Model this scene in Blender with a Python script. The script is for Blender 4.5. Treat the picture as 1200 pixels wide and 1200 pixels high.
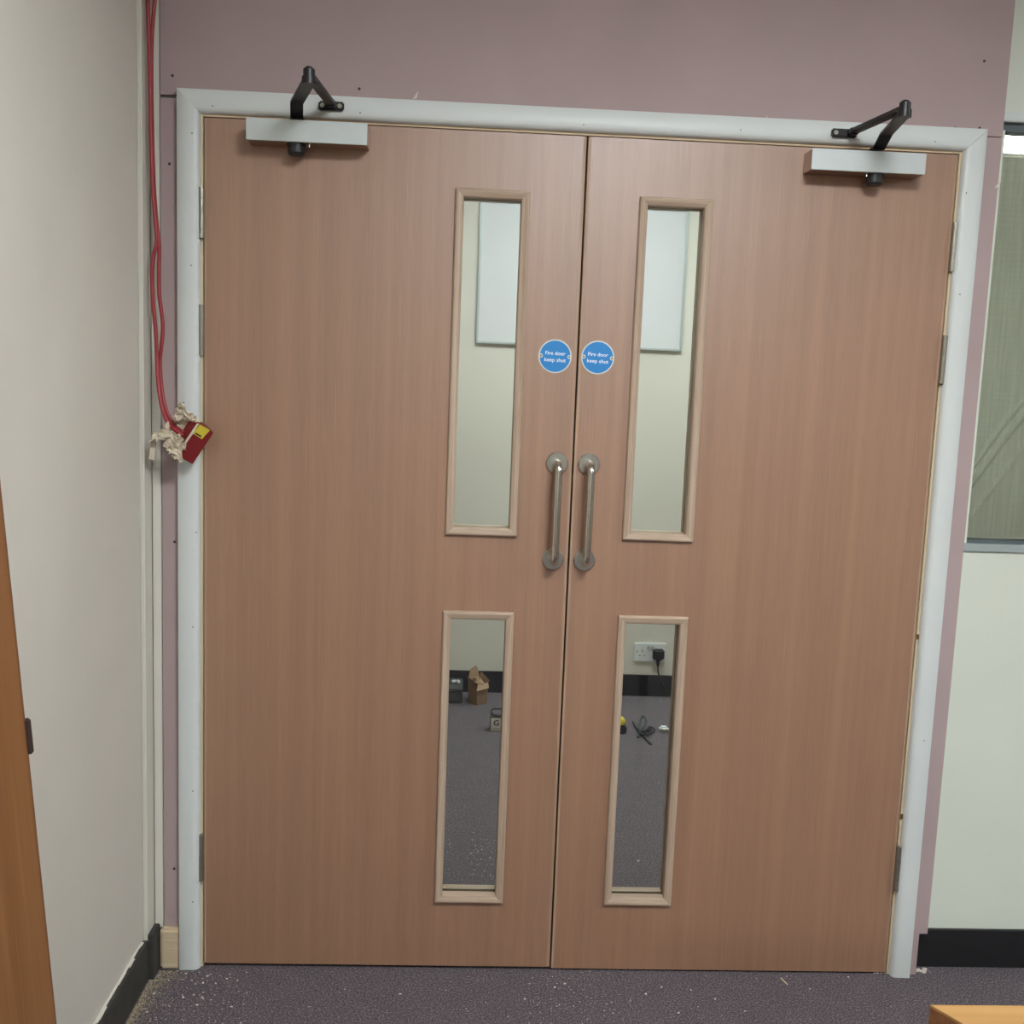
import bpy, bmesh, math, random
from mathutils import Vector, Matrix, noise
random.seed(7)
scene = bpy.context.scene
for o in list(bpy.data.objects):
    bpy.data.objects.remove(o)
COL = scene.collection

# ------------------------------------------------------------------ camera
FPX = 1200.0
YAW, PIT, ROL = 0.0472, -0.1255, -0.0382
CAM = Vector((-0.2479, -2.354, 1.4321))
_f = Vector((math.sin(YAW) * math.cos(PIT), math.cos(YAW) * math.cos(PIT), math.sin(PIT)))
_r = Vector((math.cos(YAW), -math.sin(YAW), 0))
_d = _f.cross(_r)
RT = _r * math.cos(ROL) + _d * math.sin(ROL)
DN = -_r * math.sin(ROL) + _d * math.cos(ROL)
cam_data = bpy.data.cameras.new('camera')
cam = bpy.data.objects.new('camera', cam_data)
COL.objects.link(cam)
cam_data.sensor_width = 36
cam_data.sensor_fit = 'HORIZONTAL'
cam_data.lens = 36 * FPX / 1200
cam_data.clip_start = 0.02
m = Matrix.Identity(4)
for i in range(3):
    m[i][0] = RT[i]; m[i][1] = -DN[i]; m[i][2] = -_f[i]; m[i][3] = CAM[i]
cam.matrix_world = m
scene.camera = cam

def at(u, v, y=None, z=None, x=None):
    """photo pixel -> point on the plane x=, y= or z= in the room"""
    d = RT * ((u - 600) / FPX) + DN * ((v - 600) / FPX) + _f
    if y is not None: t = (y - CAM.y) / d.y
    elif z is not None: t = (z - CAM.z) / d.z
    else: t = (x - CAM.x) / d.x
    return CAM + d * t

# ------------------------------------------------------------------ world, exposure
w = bpy.data.worlds.new('world'); scene.world = w
w.use_nodes = True
w.node_tree.nodes['Background'].inputs[0].default_value = (0.8, 0.85, 0.9, 1)
w.node_tree.nodes['Background'].inputs[1].default_value = 0.02
vs = scene.view_settings
vs.view_transform = 'Standard'; vs.look = 'None'; vs.gamma = 1.0
vs.use_curve_mapping = False
vs.exposure = 0.0
LIGHT_MAIN = 61.0
LIGHT_FAR = 19.0

# ------------------------------------------------------------------ materials
def srgb(r, g, b):
    def c(v):
        v /= 255.0
        return v / 12.92 if v <= 0.04045 else ((v + 0.055) / 1.055) ** 2.4
    return (c(r), c(g), c(b), 1)

class NT:
    def __init__(s, name):
        s.m = bpy.data.materials.new(name); s.m.use_nodes = True
        s.t = s.m.node_tree; s.n = s.t.nodes; s.l = s.t.links
        s.b = s.n['Principled BSDF']
    def node(s, kind, **kw):
        nd = s.n.new(kind)
        for k, v in kw.items():
            if k in nd.inputs.keys(): nd.inputs[k].default_value = v
            else: setattr(nd, k, v)
        return nd
    def coords(s, scale=(1, 1, 1)):
        tc = s.node('ShaderNodeTexCoord'); mp = s.node('ShaderNodeMapping')
        mp.inputs['Scale'].default_value = scale
        s.l.new(tc.outputs['Object'], mp.inputs['Vector'])
        return mp.outputs['Vector']
    def noise(s, scale, vec, detail=4, rough=0.55):
        nd = s.node('ShaderNodeTexNoise'); nd.inputs['Scale'].default_value = scale
        nd.inputs['Detail'].default_value = detail; nd.inputs['Roughness'].default_value = rough
        s.l.new(vec, nd.inputs['Vector']); return nd.outputs['Fac']
    def ramp(s, fac, stops):
        r = s.node('ShaderNodeValToRGB'); e = r.color_ramp.elements
        while len(e) < len(stops): e.new(0.5)
        for el, (p, c) in zip(e, stops): el.position = p; el.color = c
        s.l.new(fac, r.inputs['Fac']); return r.outputs['Color']
    def mix(s, a, b, fac, mode='MIX'):
        nd = s.node('ShaderNodeMix', data_type='RGBA', blend_type=mode)
        for sock, v in ((nd.inputs['Factor'], fac), (nd.inputs['A'], a), (nd.inputs['B'], b)):
            pass
        ins = [i for i in nd.inputs if i.enabled]
        for i, v in zip(ins, (fac, a, b)):
            if hasattr(v, 'is_output'): s.l.new(v, i)
            else: i.default_value = v
        return [o for o in nd.outputs if o.enabled][0]
    def bump(s, h, strength, dist):
        b = s.node('ShaderNodeBump'); b.inputs['Strength'].default_value = strength
        b.inputs['Distance'].default_value = dist
        s.l.new(h, b.inputs['Height']); s.l.new(b.outputs['Normal'], s.b.inputs['Normal'])
    def base(s, c, rough=0.5, metal=0.0, spec=0.5):
        if hasattr(c, 'is_output'): s.l.new(c, s.b.inputs['Base Color'])
        else: s.b.inputs['Base Color'].default_value = c
        s.b.inputs['Roughness'].default_value = rough
        s.b.inputs['Metallic'].default_value = metal
        s.b.inputs['Specular IOR Level'].default_value = spec
        return s

def mul(c, k): return (min(1, c[0] * k), min(1, c[1] * k), min(1, c[2] * k), 1)

def mat_plain(name, c, rough=0.5, metal=0.0, spec=0.5, var=0.06, scale=30):
    n = NT(name); v = n.coords()
    f = n.noise(scale, v, 3)
    col = n.ramp(f, [(0.3, mul(c, 1 - var)), (0.7, mul(c, 1 + var))])
    n.base(col, rough, metal, spec); return n.m

def mat_paint(name, c, rough=0.6, var=0.03, bump=0.15, spec=0.4):
    n = NT(name); v = n.coords()
    f = n.noise(3.0, v, 5); g = n.noise(220, v, 3)
    col = n.ramp(f, [(0.3, mul(c, 1 - var)), (0.7, mul(c, 1 + var))])
    n.base(col, rough, 0, spec); n.bump(g, bump, 0.002); return n.m

def mat_wood(name, c1, c2, c3, axis='z', rough=0.45, grain=90, fine=420, spec=0.4, bump=0.08):
    n = NT(name)
    st = {'z': (1, 1, 0.012), 'x': (0.02, 1, 1), 'y': (1, 0.02, 1)}[axis]
    st2 = {'z': (1, 1, 0.035), 'x': (0.05, 1, 1), 'y': (1, 0.05, 1)}[axis]
    st3 = {'z': (1, 1, 0.25), 'x': (0.25, 1, 1), 'y': (1, 0.25, 1)}[axis]
    a = n.noise(grain, n.coords(st), 6, 0.6)
    b = n.noise(fine, n.coords(st2), 3, 0.6)
    d = n.noise(5, n.coords(st3), 3)
    ca = n.ramp(a, [(0.28, c1), (0.5, c2), (0.72, c3)])
    cb = n.ramp(b, [(0.3, (0.80, 0.78, 0.76, 1)), (0.55, (1, 1, 1, 1))])
    cd = n.ramp(d, [(0.3, (0.93, 0.92, 0.92, 1)), (0.7, (1.0, 1.0, 1.0, 1))])
    x = n.mix(ca, cb, 0.55, 'MULTIPLY'); x = n.mix(x, cd, 1.0, 'MULTIPLY')
    fk = n.noise(fine * 0.7, n.coords({'z': (1, 1, 0.018), 'x': (0.018, 1, 1), 'y': (1, 0.018, 1)}[axis]), 2, 0.5)
    x = n.mix(x, c3, n.ramp(fk, [(0.60, (0, 0, 0, 1)), (0.74, (0.9, 0.9, 0.9, 1))]))
    n.base(x, rough, 0, spec); n.bump(b, bump, 0.001); return n.m

M = {}
M['cream'] = mat_paint('cream_paint', srgb(212, 207, 195), 0.55)
M['cream_r'] = mat_paint('cream_paint_partition', srgb(214, 217, 203), 0.5)
M['ceiling'] = mat_paint('ceiling_white', srgb(225, 225, 218), 0.8)
M['lilac'] = mat_paint('lilac_plasterboard', srgb(172, 152, 150), 0.85, 0.05, 0.05, 0.2)
M['white'] = mat_paint('white_gloss_paint', srgb(212, 215, 212), 0.42, 0.02, 0.05)
M['veneer'] = mat_wood('door_veneer', srgb(149, 109, 82), srgb(158, 117, 89), srgb(167, 125, 95), 'z', 0.5, 34, 330, 1.0)
for nd in M['veneer'].node_tree.nodes:
    if nd.type == 'BSDF_PRINCIPLED':
        nd.inputs['Coat Weight'].default_value = 0.8; nd.inputs['Coat Roughness'].default_value = 0.42
M['bead_z'] = mat_wood('bead_timber', srgb(162, 139, 119), srgb(184, 160, 138), srgb(200, 179, 157), 'z', 0.6, 160, 500)
M['bead_x'] = mat_wood('bead_timber_across', srgb(162, 139, 119), srgb(184, 160, 138), srgb(200, 179, 157), 'x', 0.6, 160, 500)
M['lip'] = mat_wood('lipping_timber', srgb(166, 132, 108), srgb(182, 150, 124), srgb(194, 164, 138), 'z', 0.55, 160, 500)
M['pine_z'] = mat_wood('raw_pine', srgb(202, 178, 142), srgb(214, 194, 160), srgb(224, 206, 176), 'z', 0.6, 60, 300)
M['pine_x'] = mat_wood('raw_pine_across', srgb(202, 178, 142), srgb(214, 194, 160), srgb(224, 206, 176), 'x', 0.6, 60, 300)
M['old_wood'] = mat_wood('old_door_varnish', srgb(118, 76, 42), srgb(134, 89, 51), srgb(146, 101, 62), 'z', 0.45, 14, 160)
M['table'] = mat_wood('table_varnish', srgb(150, 106, 60), srgb(163, 122, 73), srgb(176, 138, 90), 'x', 0.4, 7, 60)
M['table_edge'] = mat_wood('table_edge_varnish', srgb(104, 66, 40), srgb(120, 78, 50), srgb(134, 90, 60), 'x', 0.4, 30, 200)
M['black_skirt'] = mat_plain('black_skirting', srgb(30, 29, 31), 0.5, var=0.15)
M['worn_skirt'] = mat_plain('worn_black_skirting', srgb(58, 56, 52), 0.7, var=0.2)
M['black'] = mat_plain('black_enamel', srgb(36, 33, 35), 0.38, 0.2, var=0.1)
M['rubber'] = mat_plain('black_plastic', srgb(34, 34, 36), 0.5, var=0.1)
M['silver'] = mat_plain('silver_paint', srgb(205, 210, 208), 0.38, 0.25, var=0.02)
M['closer_body'] = mat_plain('closer_metal_wood_reflection', srgb(176, 150, 132), 0.3, 0.85, var=0.03)  # brown tint paints in the door wood reflected by the closer's sides
M['steel'] = mat_plain('brushed_steel', srgb(206, 203, 194), 0.24, 1.0, var=0.05, scale=120)
M['hinge'] = mat_plain('hinge_steel', srgb(160, 155, 142), 0.36, 0.85, var=0.06, scale=120)
M['brass'] = mat_plain('dull_brass', srgb(150, 110, 60), 0.4, 0.8)
M['blue'] = mat_plain('sign_blue', srgb(40, 132, 200), 0.4, var=0.02)
M['sign_white'] = mat_plain('sign_white', srgb(235, 240, 245), 0.5, var=0.01)
M['alu'] = mat_plain('aluminium_frame', srgb(178, 186, 184), 0.4, 0.3, var=0.03)
M['alu_d'] = mat_plain('dark_grey_frame_strip', srgb(92, 100, 102), 0.5, 0.2, var=0.03)  # darker grey than the other frame members
M['dark_gap'] = mat_plain('dark_brown_seam_and_hinge', srgb(46, 28, 18), 0.8, var=0.1)  # painted darkness for the door seam; also the dark brown hinge knuckle
M['red_cable'] = mat_plain('red_cable', srgb(150, 46, 50), 0.45, var=0.05)
M['red_box'] = mat_plain('red_enamel', srgb(128, 32, 33), 0.5, var=0.04)
M['yellow'] = mat_plain('yellow_label', srgb(212, 194, 62), 0.6, var=0.04)
M['tape'] = mat_plain('masking_tape', srgb(204, 190, 168), 0.8, var=0.10, scale=90)
M['crumb'] = mat_plain('plaster_crumb', srgb(220, 208, 196), 0.9, var=0.12, scale=300)
M['dust'] = mat_plain('sawdust', srgb(168, 154, 122), 0.95, var=0.2, scale=300)
M['screw'] = mat_plain('dark_screw', srgb(70, 52, 50), 0.6, 0.3)
M['whiteboard'] = mat_paint('whiteboard_surface', srgb(212, 212, 213), 0.22, 0.035, 0.0, 0.5)
M['socket'] = mat_plain('white_plastic', srgb(216, 218, 216), 0.4, var=0.02)
M['card'] = mat_plain('brown_card', srgb(132, 104, 80), 0.9, var=0.1, scale=25)
M['card_in'] = mat_plain('brown_card_light', srgb(158, 130, 104), 0.9, var=0.1, scale=25)
M['green_black'] = mat_plain('dark_grey_case', srgb(62, 64, 62), 0.6, var=0.08)
M['teal'] = mat_plain('dark_teal_cable', srgb(48, 62, 62), 0.5, var=0.1)
M['label'] = mat_plain('pale_card_label', srgb(190, 182, 170), 0.7, var=0.05)

def mat_carpet():
    n = NT('carpet'); v = n.coords()
    a = n.noise(240, v, 5, 0.75); b = n.noise(14, v, 4); c = n.noise(110, v, 3, 0.7)
    ca = n.ramp(a, [(0.30, srgb(48, 43, 46)), (0.5, srgb(103, 95, 98)), (0.70, srgb(172, 162, 163))])
    cb = n.ramp(b, [(0.3, (0.88, 0.88, 0.92, 1)), (0.7, (1, 0.97, 0.97, 1))])
    cc = n.ramp(c, [(0.3, (0.62, 0.61, 0.64, 1)), (0.65, (1, 1, 1, 1))])
    x = n.mix(ca, cb, 1.0, 'MULTIPLY'); x = n.mix(x, cc, 0.8, 'MULTIPLY')
    n.base(x, 0.95, 0, 0.15); n.bump(a, 0.6, 0.004); return n.m
M['carpet'] = mat_carpet()

def mat_blind():
    n = NT('blind_fabric')
    a = n.noise(160, n.coords((1, 1, 0.04)), 4); b = n.noise(200, n.coords((0.06, 1, 1)), 3); c = n.noise(6, n.coords(), 3)
    ca = n.ramp(a, [(0.3, srgb(206, 201, 184)), (0.7, srgb(226, 221, 206))])
    cb = n.ramp(b, [(0.3, (0.93, 0.93, 0.93, 1)), (0.7, (1, 1, 1, 1))])
    x = n.mix(ca, cb, 1.0, 'MULTIPLY'); n.base(x, 0.9, 0, 0.1); n.bump(a, 0.3, 0.002)
    tl_ = n.node('ShaderNodeBsdfTranslucent'); n.l.new(x, tl_.inputs['Color'])
    mx = n.node('ShaderNodeMixShader'); mx.inputs[0].default_value = 0.3
    n.l.new(n.b.outputs[0], mx.inputs[1]); n.l.new(tl_.outputs[0], mx.inputs[2])
    n.l.new(mx.outputs[0], n.n['Material Output'].inputs['Surface'])
    return n.m
M['blind'] = mat_blind()

def mat_glass(name, tint=(0.93, 0.96, 0.94, 1)):
    m_ = bpy.data.materials.new(name); m_.use_nodes = True
    t = m_.node_tree; t.nodes.clear()
    out = t.nodes.new('ShaderNodeOutputMaterial'); mx = t.nodes.new('ShaderNodeMixShader')
    tr = t.nodes.new('ShaderNodeBsdfTransparent'); gl = t.nodes.new('ShaderNodeBsdfGlossy')
    fr = t.nodes.new('ShaderNodeFresnel'); fr.inputs['IOR'].default_value = 1.45
    tr.inputs['Color'].default_value = tint; gl.inputs['Roughness'].default_value = 0.02
    t.links.new(fr.outputs[0], mx.inputs[0]); t.links.new(tr.outputs[0], mx.inputs[1])
    t.links.new(gl.outputs[0], mx.inputs[2]); t.links.new(mx.outputs[0], out.inputs['Surface'])
    return m_
M['glass'] = mat_glass('clear_glass')

def mat_emit(name, c, s):
    n = NT(name); n.base(c, 0.5)
    n.b.inputs['Emission Color'].default_value = c
    n.b.inputs['Emission Strength'].default_value = s
    return n.m
M['lamp'] = mat_emit('lamp_diffuser', (0.91, 0.97, 1.0, 1), LIGHT_MAIN)
M['lamp_far'] = mat_emit('lamp_diffuser_far_room', (0.91, 0.97, 1.0, 1), LIGHT_FAR)

# ------------------------------------------------------------------ mesh helpers
def bx(bm, x0, x1, y0, y1, z0, z1):
    vs_ = [bm.verts.new(p) for p in ((x0, y0, z0), (x1, y0, z0), (x1, y1, z0), (x0, y1, z0), (x0, y0, z1), (x1, y0, z1), (x1, y1, z1), (x0, y1, z1))]
    for f in ((3, 2, 1, 0), (4, 5, 6, 7), (0, 1, 5, 4), (1, 2, 6, 5), (2, 3, 7, 6), (3, 0, 4, 7)):
        bm.faces.new([vs_[i] for i in f])

def cyl(bm, p0, p1, r0, r1=None, n=20, cap=True):
    p0 = Vector(p0); p1 = Vector(p1); r1 = r0 if r1 is None else r1
    a = (p1 - p0).normalized()
    u = a.orthogonal().normalized(); v = a.cross(u)
    R0 = [bm.verts.new(p0 + (u * math.cos(t) + v * math.sin(t)) * r0) for t in [2 * math.pi * i / n for i in range(n)]]
    R1 = [bm.verts.new(p1 + (u * math.cos(t) + v * math.sin(t)) * r1) for t in [2 * math.pi * i / n for i in range(n)]]
    for i in range(n):
        j = (i + 1) % n
        bm.faces.new((R0[i], R0[j], R1[j], R1[i]))
    if cap:
        bm.faces.new(R0[::-1]); bm.faces.new(R1)

def tube(bm, pts, r, n=12, sub=6):
    P = [Vector(p) for p in pts]
    if sub > 1 and len(P) > 2:
        Q = []
        for i in range(len(P) - 1):
            a = P[max(i - 1, 0)]; b = P[i]; c = P[i + 1]; d = P[min(i + 2, len(P) - 1)]
            for k in range(sub):
                t = k / sub
                Q.append(0.5 * ((2 * b) + (c - a) * t + (2 * a - 5 * b + 4 * c - d) * t * t + (3 * b - a - 3 * c + d) * t ** 3))
        Q.append(P[-1]); P = Q
    rings = []; u = None
    for i, p in enumerate(P):
        t = (P[min(i + 1, len(P) - 1)] - P[max(i - 1, 0)]).normalized()
        u = t.orthogonal().normalized() if u is None else (u - t * u.dot(t)).normalized()
        v = t.cross(u)
        rings.append([bm.verts.new(p + (u * math.cos(2 * math.pi * k / n) + v * math.sin(2 * math.pi * k / n)) * r) for k in range(n)])
    for A, B in zip(rings, rings[1:]):
        for k in range(n):
            bm.faces.new((A[k], A[(k + 1) % n], B[(k + 1) % n], B[k]))
    bm.faces.new(rings[0][::-1]); bm.faces.new(rings[-1])

def prism(bm, pts, off):
    """closed polygon pts (3D) pushed by vector off"""
    off = Vector(off)
    A = [bm.verts.new(p) for p in pts]; B = [bm.verts.new(Vector(p) + off) for p in pts]
    bm.faces.new(A); bm.faces.new(B[::-1])
    n = len(A)
    for i in range(n):
        j = (i + 1) % n
        bm.faces.new((A[j], A[i], B[i], B[j]))

def loft(bm, A, B):
    """two matching closed loops joined, ends capped"""
    A = [bm.verts.new(p) for p in A]; B = [bm.verts.new(p) for p in B]
    n = len(A)
    for i in range(n):
        j = (i + 1) % n
        bm.faces.new((A[i], A[j], B[j], B[i]))
    bm.faces.new(A[::-1]); bm.faces.new(B)

def slab_holes(bm, x0, x1, z0, z1, y0, y1, holes):
    holes = [(max(h[0], x0), min(h[1], x1), max(h[2], z0), min(h[3], z1)) for h in holes]
    xs = sorted({x0, x1} | {h[0] for h in holes} | {h[1] for h in holes})
    zs = sorted({z0, z1} | {h[2] for h in holes} | {h[3] for h in holes})
    def solid(i, k):
        if i < 0 or k < 0 or i >= len(xs) - 1 or k >= len(zs) - 1: return False
        cx = (xs[i] + xs[i + 1]) / 2; cz = (zs[k] + zs[k + 1]) / 2
        return not any(h[0] < cx < h[1] and h[2] < cz < h[3] for h in holes)
    V = {}
    def g(i, k, y):
        key = (i, k, y)
        if key not in V: V[key] = bm.verts.new((xs[i], y, zs[k]))
        return V[key]
    for i in range(len(xs) - 1):
        for k in range(len(zs) - 1):
            if not solid(i, k): continue
            bm.faces.new((g(i, k, y0), g(i + 1, k, y0), g(i + 1, k + 1, y0), g(i, k + 1, y0)))
            bm.faces.new((g(i, k, y1), g(i, k + 1, y1), g(i + 1, k + 1, y1), g(i + 1, k, y1)))
            if not solid(i - 1, k): bm.faces.new((g(i, k, y0), g(i, k + 1, y0), g(i, k + 1, y1), g(i, k, y1)))
            if not solid(i + 1, k): bm.faces.new((g(i + 1, k, y0), g(i + 1, k, y1), g(i + 1, k + 1, y1), g(i + 1, k + 1, y0)))
            if not solid(i, k - 1): bm.faces.new((g(i, k, y0), g(i, k, y1), g(i + 1, k, y1), g(i + 1, k, y0)))
            if not solid(i, k + 1): bm.faces.new((g(i, k + 1, y0), g(i + 1, k + 1, y0), g(i + 1, k + 1, y1), g(i, k + 1, y1)))

def link(name, bm, mat, parent=None, smooth=False, bevel=0, segs=2, origin=None):
    bmesh.ops.recalc_face_normals(bm, faces=bm.faces)
    if bevel:
        es = [e for e in bm.edges if len(e.link_faces) == 2 and e.calc_face_angle(0) > 0.5]
        bmesh.ops.bevel(bm, geom=es, offset=bevel, segments=segs, affect='EDGES', clamp_overlap=True)
    me = bpy.data.meshes.new(name); 
    if origin is not None:
        bmesh.ops.translate(bm, verts=bm.verts, vec=-Vector(origin))
    bm.to_mesh(me); bm.free()
    if smooth:
        me.shade_smooth()
        if smooth != 'all':
            me.set_sharp_from_angle(angle=math.radians(40))
    o = bpy.data.objects.new(name, me); COL.objects.link(o)
    if origin is not None: o.location = origin
    me.materials.append(M[mat] if isinstance(mat, str) else mat)
    if parent is not None:
        o.parent = parent
        o.matrix_parent_inverse = parent_inv(parent)
    return o

def parent_inv(p):
    mw = Matrix.Translation(p.location) @ p.rotation_euler.to_matrix().to_4x4()
    if p.parent is not None:
        pass
    return WORLD.get(p.name, mw).inverted()
WORLD = {}

def empty(name, loc=(0, 0, 0), parent=None):
    o = bpy.data.objects.new(name, None); COL.objects.link(o); o.location = loc
    o.empty_display_size = 0.05
    return o

def tag(o, label, cat, group=None, kind=None):
    o['label'] = label; o['category'] = cat
    if group: o['group'] = group
    if kind: o['kind'] = kind
    return o

def B(): return bmesh.new()
def box(name, b, mat, parent=None, bevel=0, **k):
    bm = B(); bx(bm, *b); return link(name, bm, mat, parent, bevel=bevel, **k)

# ------------------------------------------------------------------ the room shell
XL = -0.970           # left wall face
XR, YB, ZC = 6.2, -7.6, 2.62
FY0, FY1, FZC = 0.12, 2.275, 2.55   # far room
FXL, FXR = -1.6, 3.4
ST = 'structure'

tag(box('floor', (-1.75, 6.35, -7.75, 2.42, -0.06, 0.0), 'carpet'), 'dark purple-grey flecked carpet floor running under the doors', 'floor', kind=ST)
tag(box('ceiling', (XL - 0.1, XR + 0.1, YB - 0.1, 0.06, ZC, ZC + 0.08), 'ceiling'), 'white ceiling above the room in front of the doors', 'ceiling', kind=ST)
tag(box('ceiling_far', (FXL, FXR, 0.06, FY1, FZC, FZC + 0.08), 'ceiling'), 'white ceiling of the room behind the doors', 'ceiling', kind=ST)

# left wall with its narrow proud strip beside the corner
bm = B(); bx(bm, XL - 0.12, XL, YB, 0.12, 0, ZC)
wl = tag(link('wall_left', bm, 'cream'), 'cream painted side wall with red cables near its corner', 'wall', kind=ST)
box('corner_pilaster', (XL, -0.959, -0.058, 0.0, 0.0, ZC), 'cream', wl, bevel=0.003)
tag(box('wall_back', (XL, XR, YB - 0.1, YB, 0, ZC), 'cream'), 'cream wall facing the double doors across the room', 'wall', kind=ST)
tag(box('wall_right', (XR, XR + 0.1, YB, 0.05, 0, ZC), 'cream'), 'cream side wall far opposite the leaning brown door', 'wall', kind=ST)

# door wall: timber core + lilac plasterboard panels
OX, OZ = 0.872, 2.006
bm = B(); slab_holes(bm, XL, 0.930, 0, ZC, 0.0125, 0.12, [(-OX, OX, -1, OZ), (0.9195, 1.0, -1, 0.1085)])
wf = tag(link('wall_front', bm, 'cream'), 'lilac plasterboard wall around the double doors', 'wall', kind=ST)
jl = at(199, 114.2, y=0).z; jr = at(1166, 160.5, y=0).z
PX0, PX1 = -0.9365, 0.940
def panel(x0, x1, z0, z1, holes=()):
    bm = B(); slab_holes(bm, x0, x1, z0, z1, 0.0, 0.0125, list(holes))
    return link('plasterboard_panel', bm, 'lilac', wf)
panel(PX0, PX1, max(jl, jr) + 0.001, ZC)
# head strip between joint and lining is hidden by the architrave
panel(PX0, -0.875, 0.103, jl - 0.0012)
panel(0.875, PX1, 0.0, jr - 0.0012, [(0.9195, 1.0, -1, 0.1085)])
panel(-0.8745, 0.8745, OZ + 0.0005, max(jl, jr) + 0.0005)
box('panel_edge', (0.930, 0.940, 0.0125, 0.045, 0.1085, ZC), 'cream_r', wf)
for (u, v) in ((202, 88.5), (198.5, 192), (204.5, 635), (204, 1018), (1153.5, 71.5), (1148, 150), (1119.5, 150), (421, 104), (656, 127)):
    p = at(u, v, y=-0.0006); bm = B(); cyl(bm, p, p + Vector((0, 0.0005, 0)), 0.0032, n=10)
    link('screw', bm, 'screw', wf)
# torn paper flake on the board above the head
for (u, v, s) in ((487, 112, 1), (1169, 216, 1), (897, 139, 0.6)):
    p = at(u, v, y=-0.001); bm = B()
    prism(bm, [p + Vector((-0.006 * s, 0, -0.008 * s)), p + Vector((0.003 * s, -0.003, -0.006 * s)), p + Vector((0.006 * s, -0.004, 0.009 * s)), p + Vector((0.0, -0.001, 0.002 * s))], (0, 0.0006, 0))
    link('torn_paper_flake', bm, 'cream', wf)

# narrow cream strip in the corner between side wall and plasterboard
tag(box('trim_1', (-0.957, -0.9385, -0.005, 0.012, 0.103, ZC), 'cream', bevel=0.001), 'narrow cream vertical strip in the corner beside lilac board', 'trim', kind=ST)

# cream partition to the right with the window opening
WY = 0.045
def wz(v): return at(1185, v, y=WY).z
Z_SILL0, Z_SILL1 = at(1150, 646.5, y=WY).z, at(1150, 634.5, y=WY).z
Z_DK0 = at(1190, 153.5, y=WY).z; Z_DK1 = at(1190, 143, y=WY).z; Z_TR1 = at(1190, 131.5, y=WY).z
WX0, WX1 = 0.963, 2.15
bm = B(); slab_holes(bm, 0.9196, XR, 0, ZC, WY, 0.12, [(WX0 - 0.008, WX1 + 0.03, Z_SILL0, Z_TR1), (0, 0.930, 0.1085, ZC + 1)])
tag(link('wall_partition', bm, 'cream_r'), 'cream partition wall under and over the wired glass window', 'wall', kind=ST)
# window
win = tag(empty('window_1', (1.5, WY, Z_SILL0)), 'wired glass window with grey metal frame beside the lilac board', 'window', kind=ST)
ZG0 = Z_SILL1 + 0.004
box('window_sill', (WX0 - 0.006, WX1 + 0.03, WY - 0.006, WY + 0.07, Z_SILL0, Z_SILL1 - 0.006), 'alu', win, bevel=0.002)
box('window_frame', (WX0 - 0.006, WX1 + 0.03, WY + 0.006, WY + 0.05, Z_SILL1 - 0.006, Z_SILL1 + 0.002), 'alu_d', win)
box('window_frame', (WX0 - 0.008, WX0 + 0.004, WY - 0.002, WY + 0.06, Z_SILL1 - 0.005, Z_DK0), 'cream_r', win)
box('window_frame', (WX1, WX1 + 0.03, WY - 0.002, WY + 0.06, Z_SILL1 - 0.005, Z_DK0), 'cream_r', win)
box('window_frame', (WX0 - 0.006, WX1 + 0.03, WY + 0.012, WY + 0.05, Z_DK0 + 0.001, Z_DK1), 'alu_d', win)
box('window_head', (WX0 - 0.006, WX1 + 0.03, WY - 0.004, WY + 0.07, Z_DK1, Z_TR1), 'white', win, bevel=0.002)
gp = box('glass_pane', (WX0 + 0.004, WX1, WY + 0.022, WY + 0.028, Z_SILL1 + 0.002, Z_DK0 + 0.001), 'glass', win)
bm = B()
r_ = 0.0002
zz = Z_SILL1 + 0.008
while zz < Z_DK0:
    bx(bm, WX0 + 0.004, WX0 + 0.62, WY + 0.025 - r_, WY + 0.025 + r_, zz - r_, zz + r_); zz += 0.0127
xx = WX0 + 0.012
while xx < WX0 + 0.62:
    bx(bm, xx - r_, xx + r_, WY + 0.025 - r_, WY + 0.025 + r_, Z_SILL1 + 0.002, Z_DK0); xx += 0.0127
wm = link('wire_mesh', bm, 'alu', win); wm['kind'] = 'stuff'
# fabric blind hung behind the wired glass, with diagonal creases
ZB1 = at(1188, 183, y=WY + 0.05).z
BY = WY + 0.052
bm = B()
nx, nz = 130, 300
bx0, bx1, bz0, bz1 = WX0 + 0.0045, WX1 - 0.001, Z_SILL1 + 0.003, ZB1
c0 = at(1141, 546, y=BY); c1 = at(1200, 468, y=BY)
dcr = Vector((c1.x - c0.x, c1.z - c0.z)).normalized(); ncr = Vector((-dcr.y, dcr.x))
grid = []
for k in range(nz + 1):
    row = []
    for i in range(nx + 1):
        x = bx0 + (bx1 - bx0) * (i / nx) ** 1.9; z = bz0 + (bz1 - bz0) * k / nz
        s = (x - c0.x) * ncr.x + (z - c0.z) * ncr.y
        al = (x - c0.x) * dcr.x + (z - c0.z) * dcr.y
        h = 0.0
        if -0.1 < al < 0.5:
            for off, amp, wd in ((0.0, 0.007, 0.0055), (-0.024, 0.009, 0.006), (-0.075, 0.004, 0.006)):
                h += amp * math.exp(-((s - off) / wd) ** 2)
        h += 0.0016 * math.sin(x * 55 + 2 * z) + 0.003 * math.sin(z * 3)
        row.append(bm.verts.new((x, BY - h + 0.006, z)))
    grid.append(row)
for k in range(nz):
    for i in range(nx):
        bm.faces.new((grid[k][i], grid[k][i + 1], grid[k + 1][i + 1], grid[k + 1][i]))
bl = link('window_blind', bm, 'blind', None, smooth='all')
sm = bl.modifiers.new('thickness', 'SOLIDIFY'); sm.thickness = 0.001; sm.offset = 1
tag(bl, 'creased grey-green fabric blind behind the wired glass window', 'blind')

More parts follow.
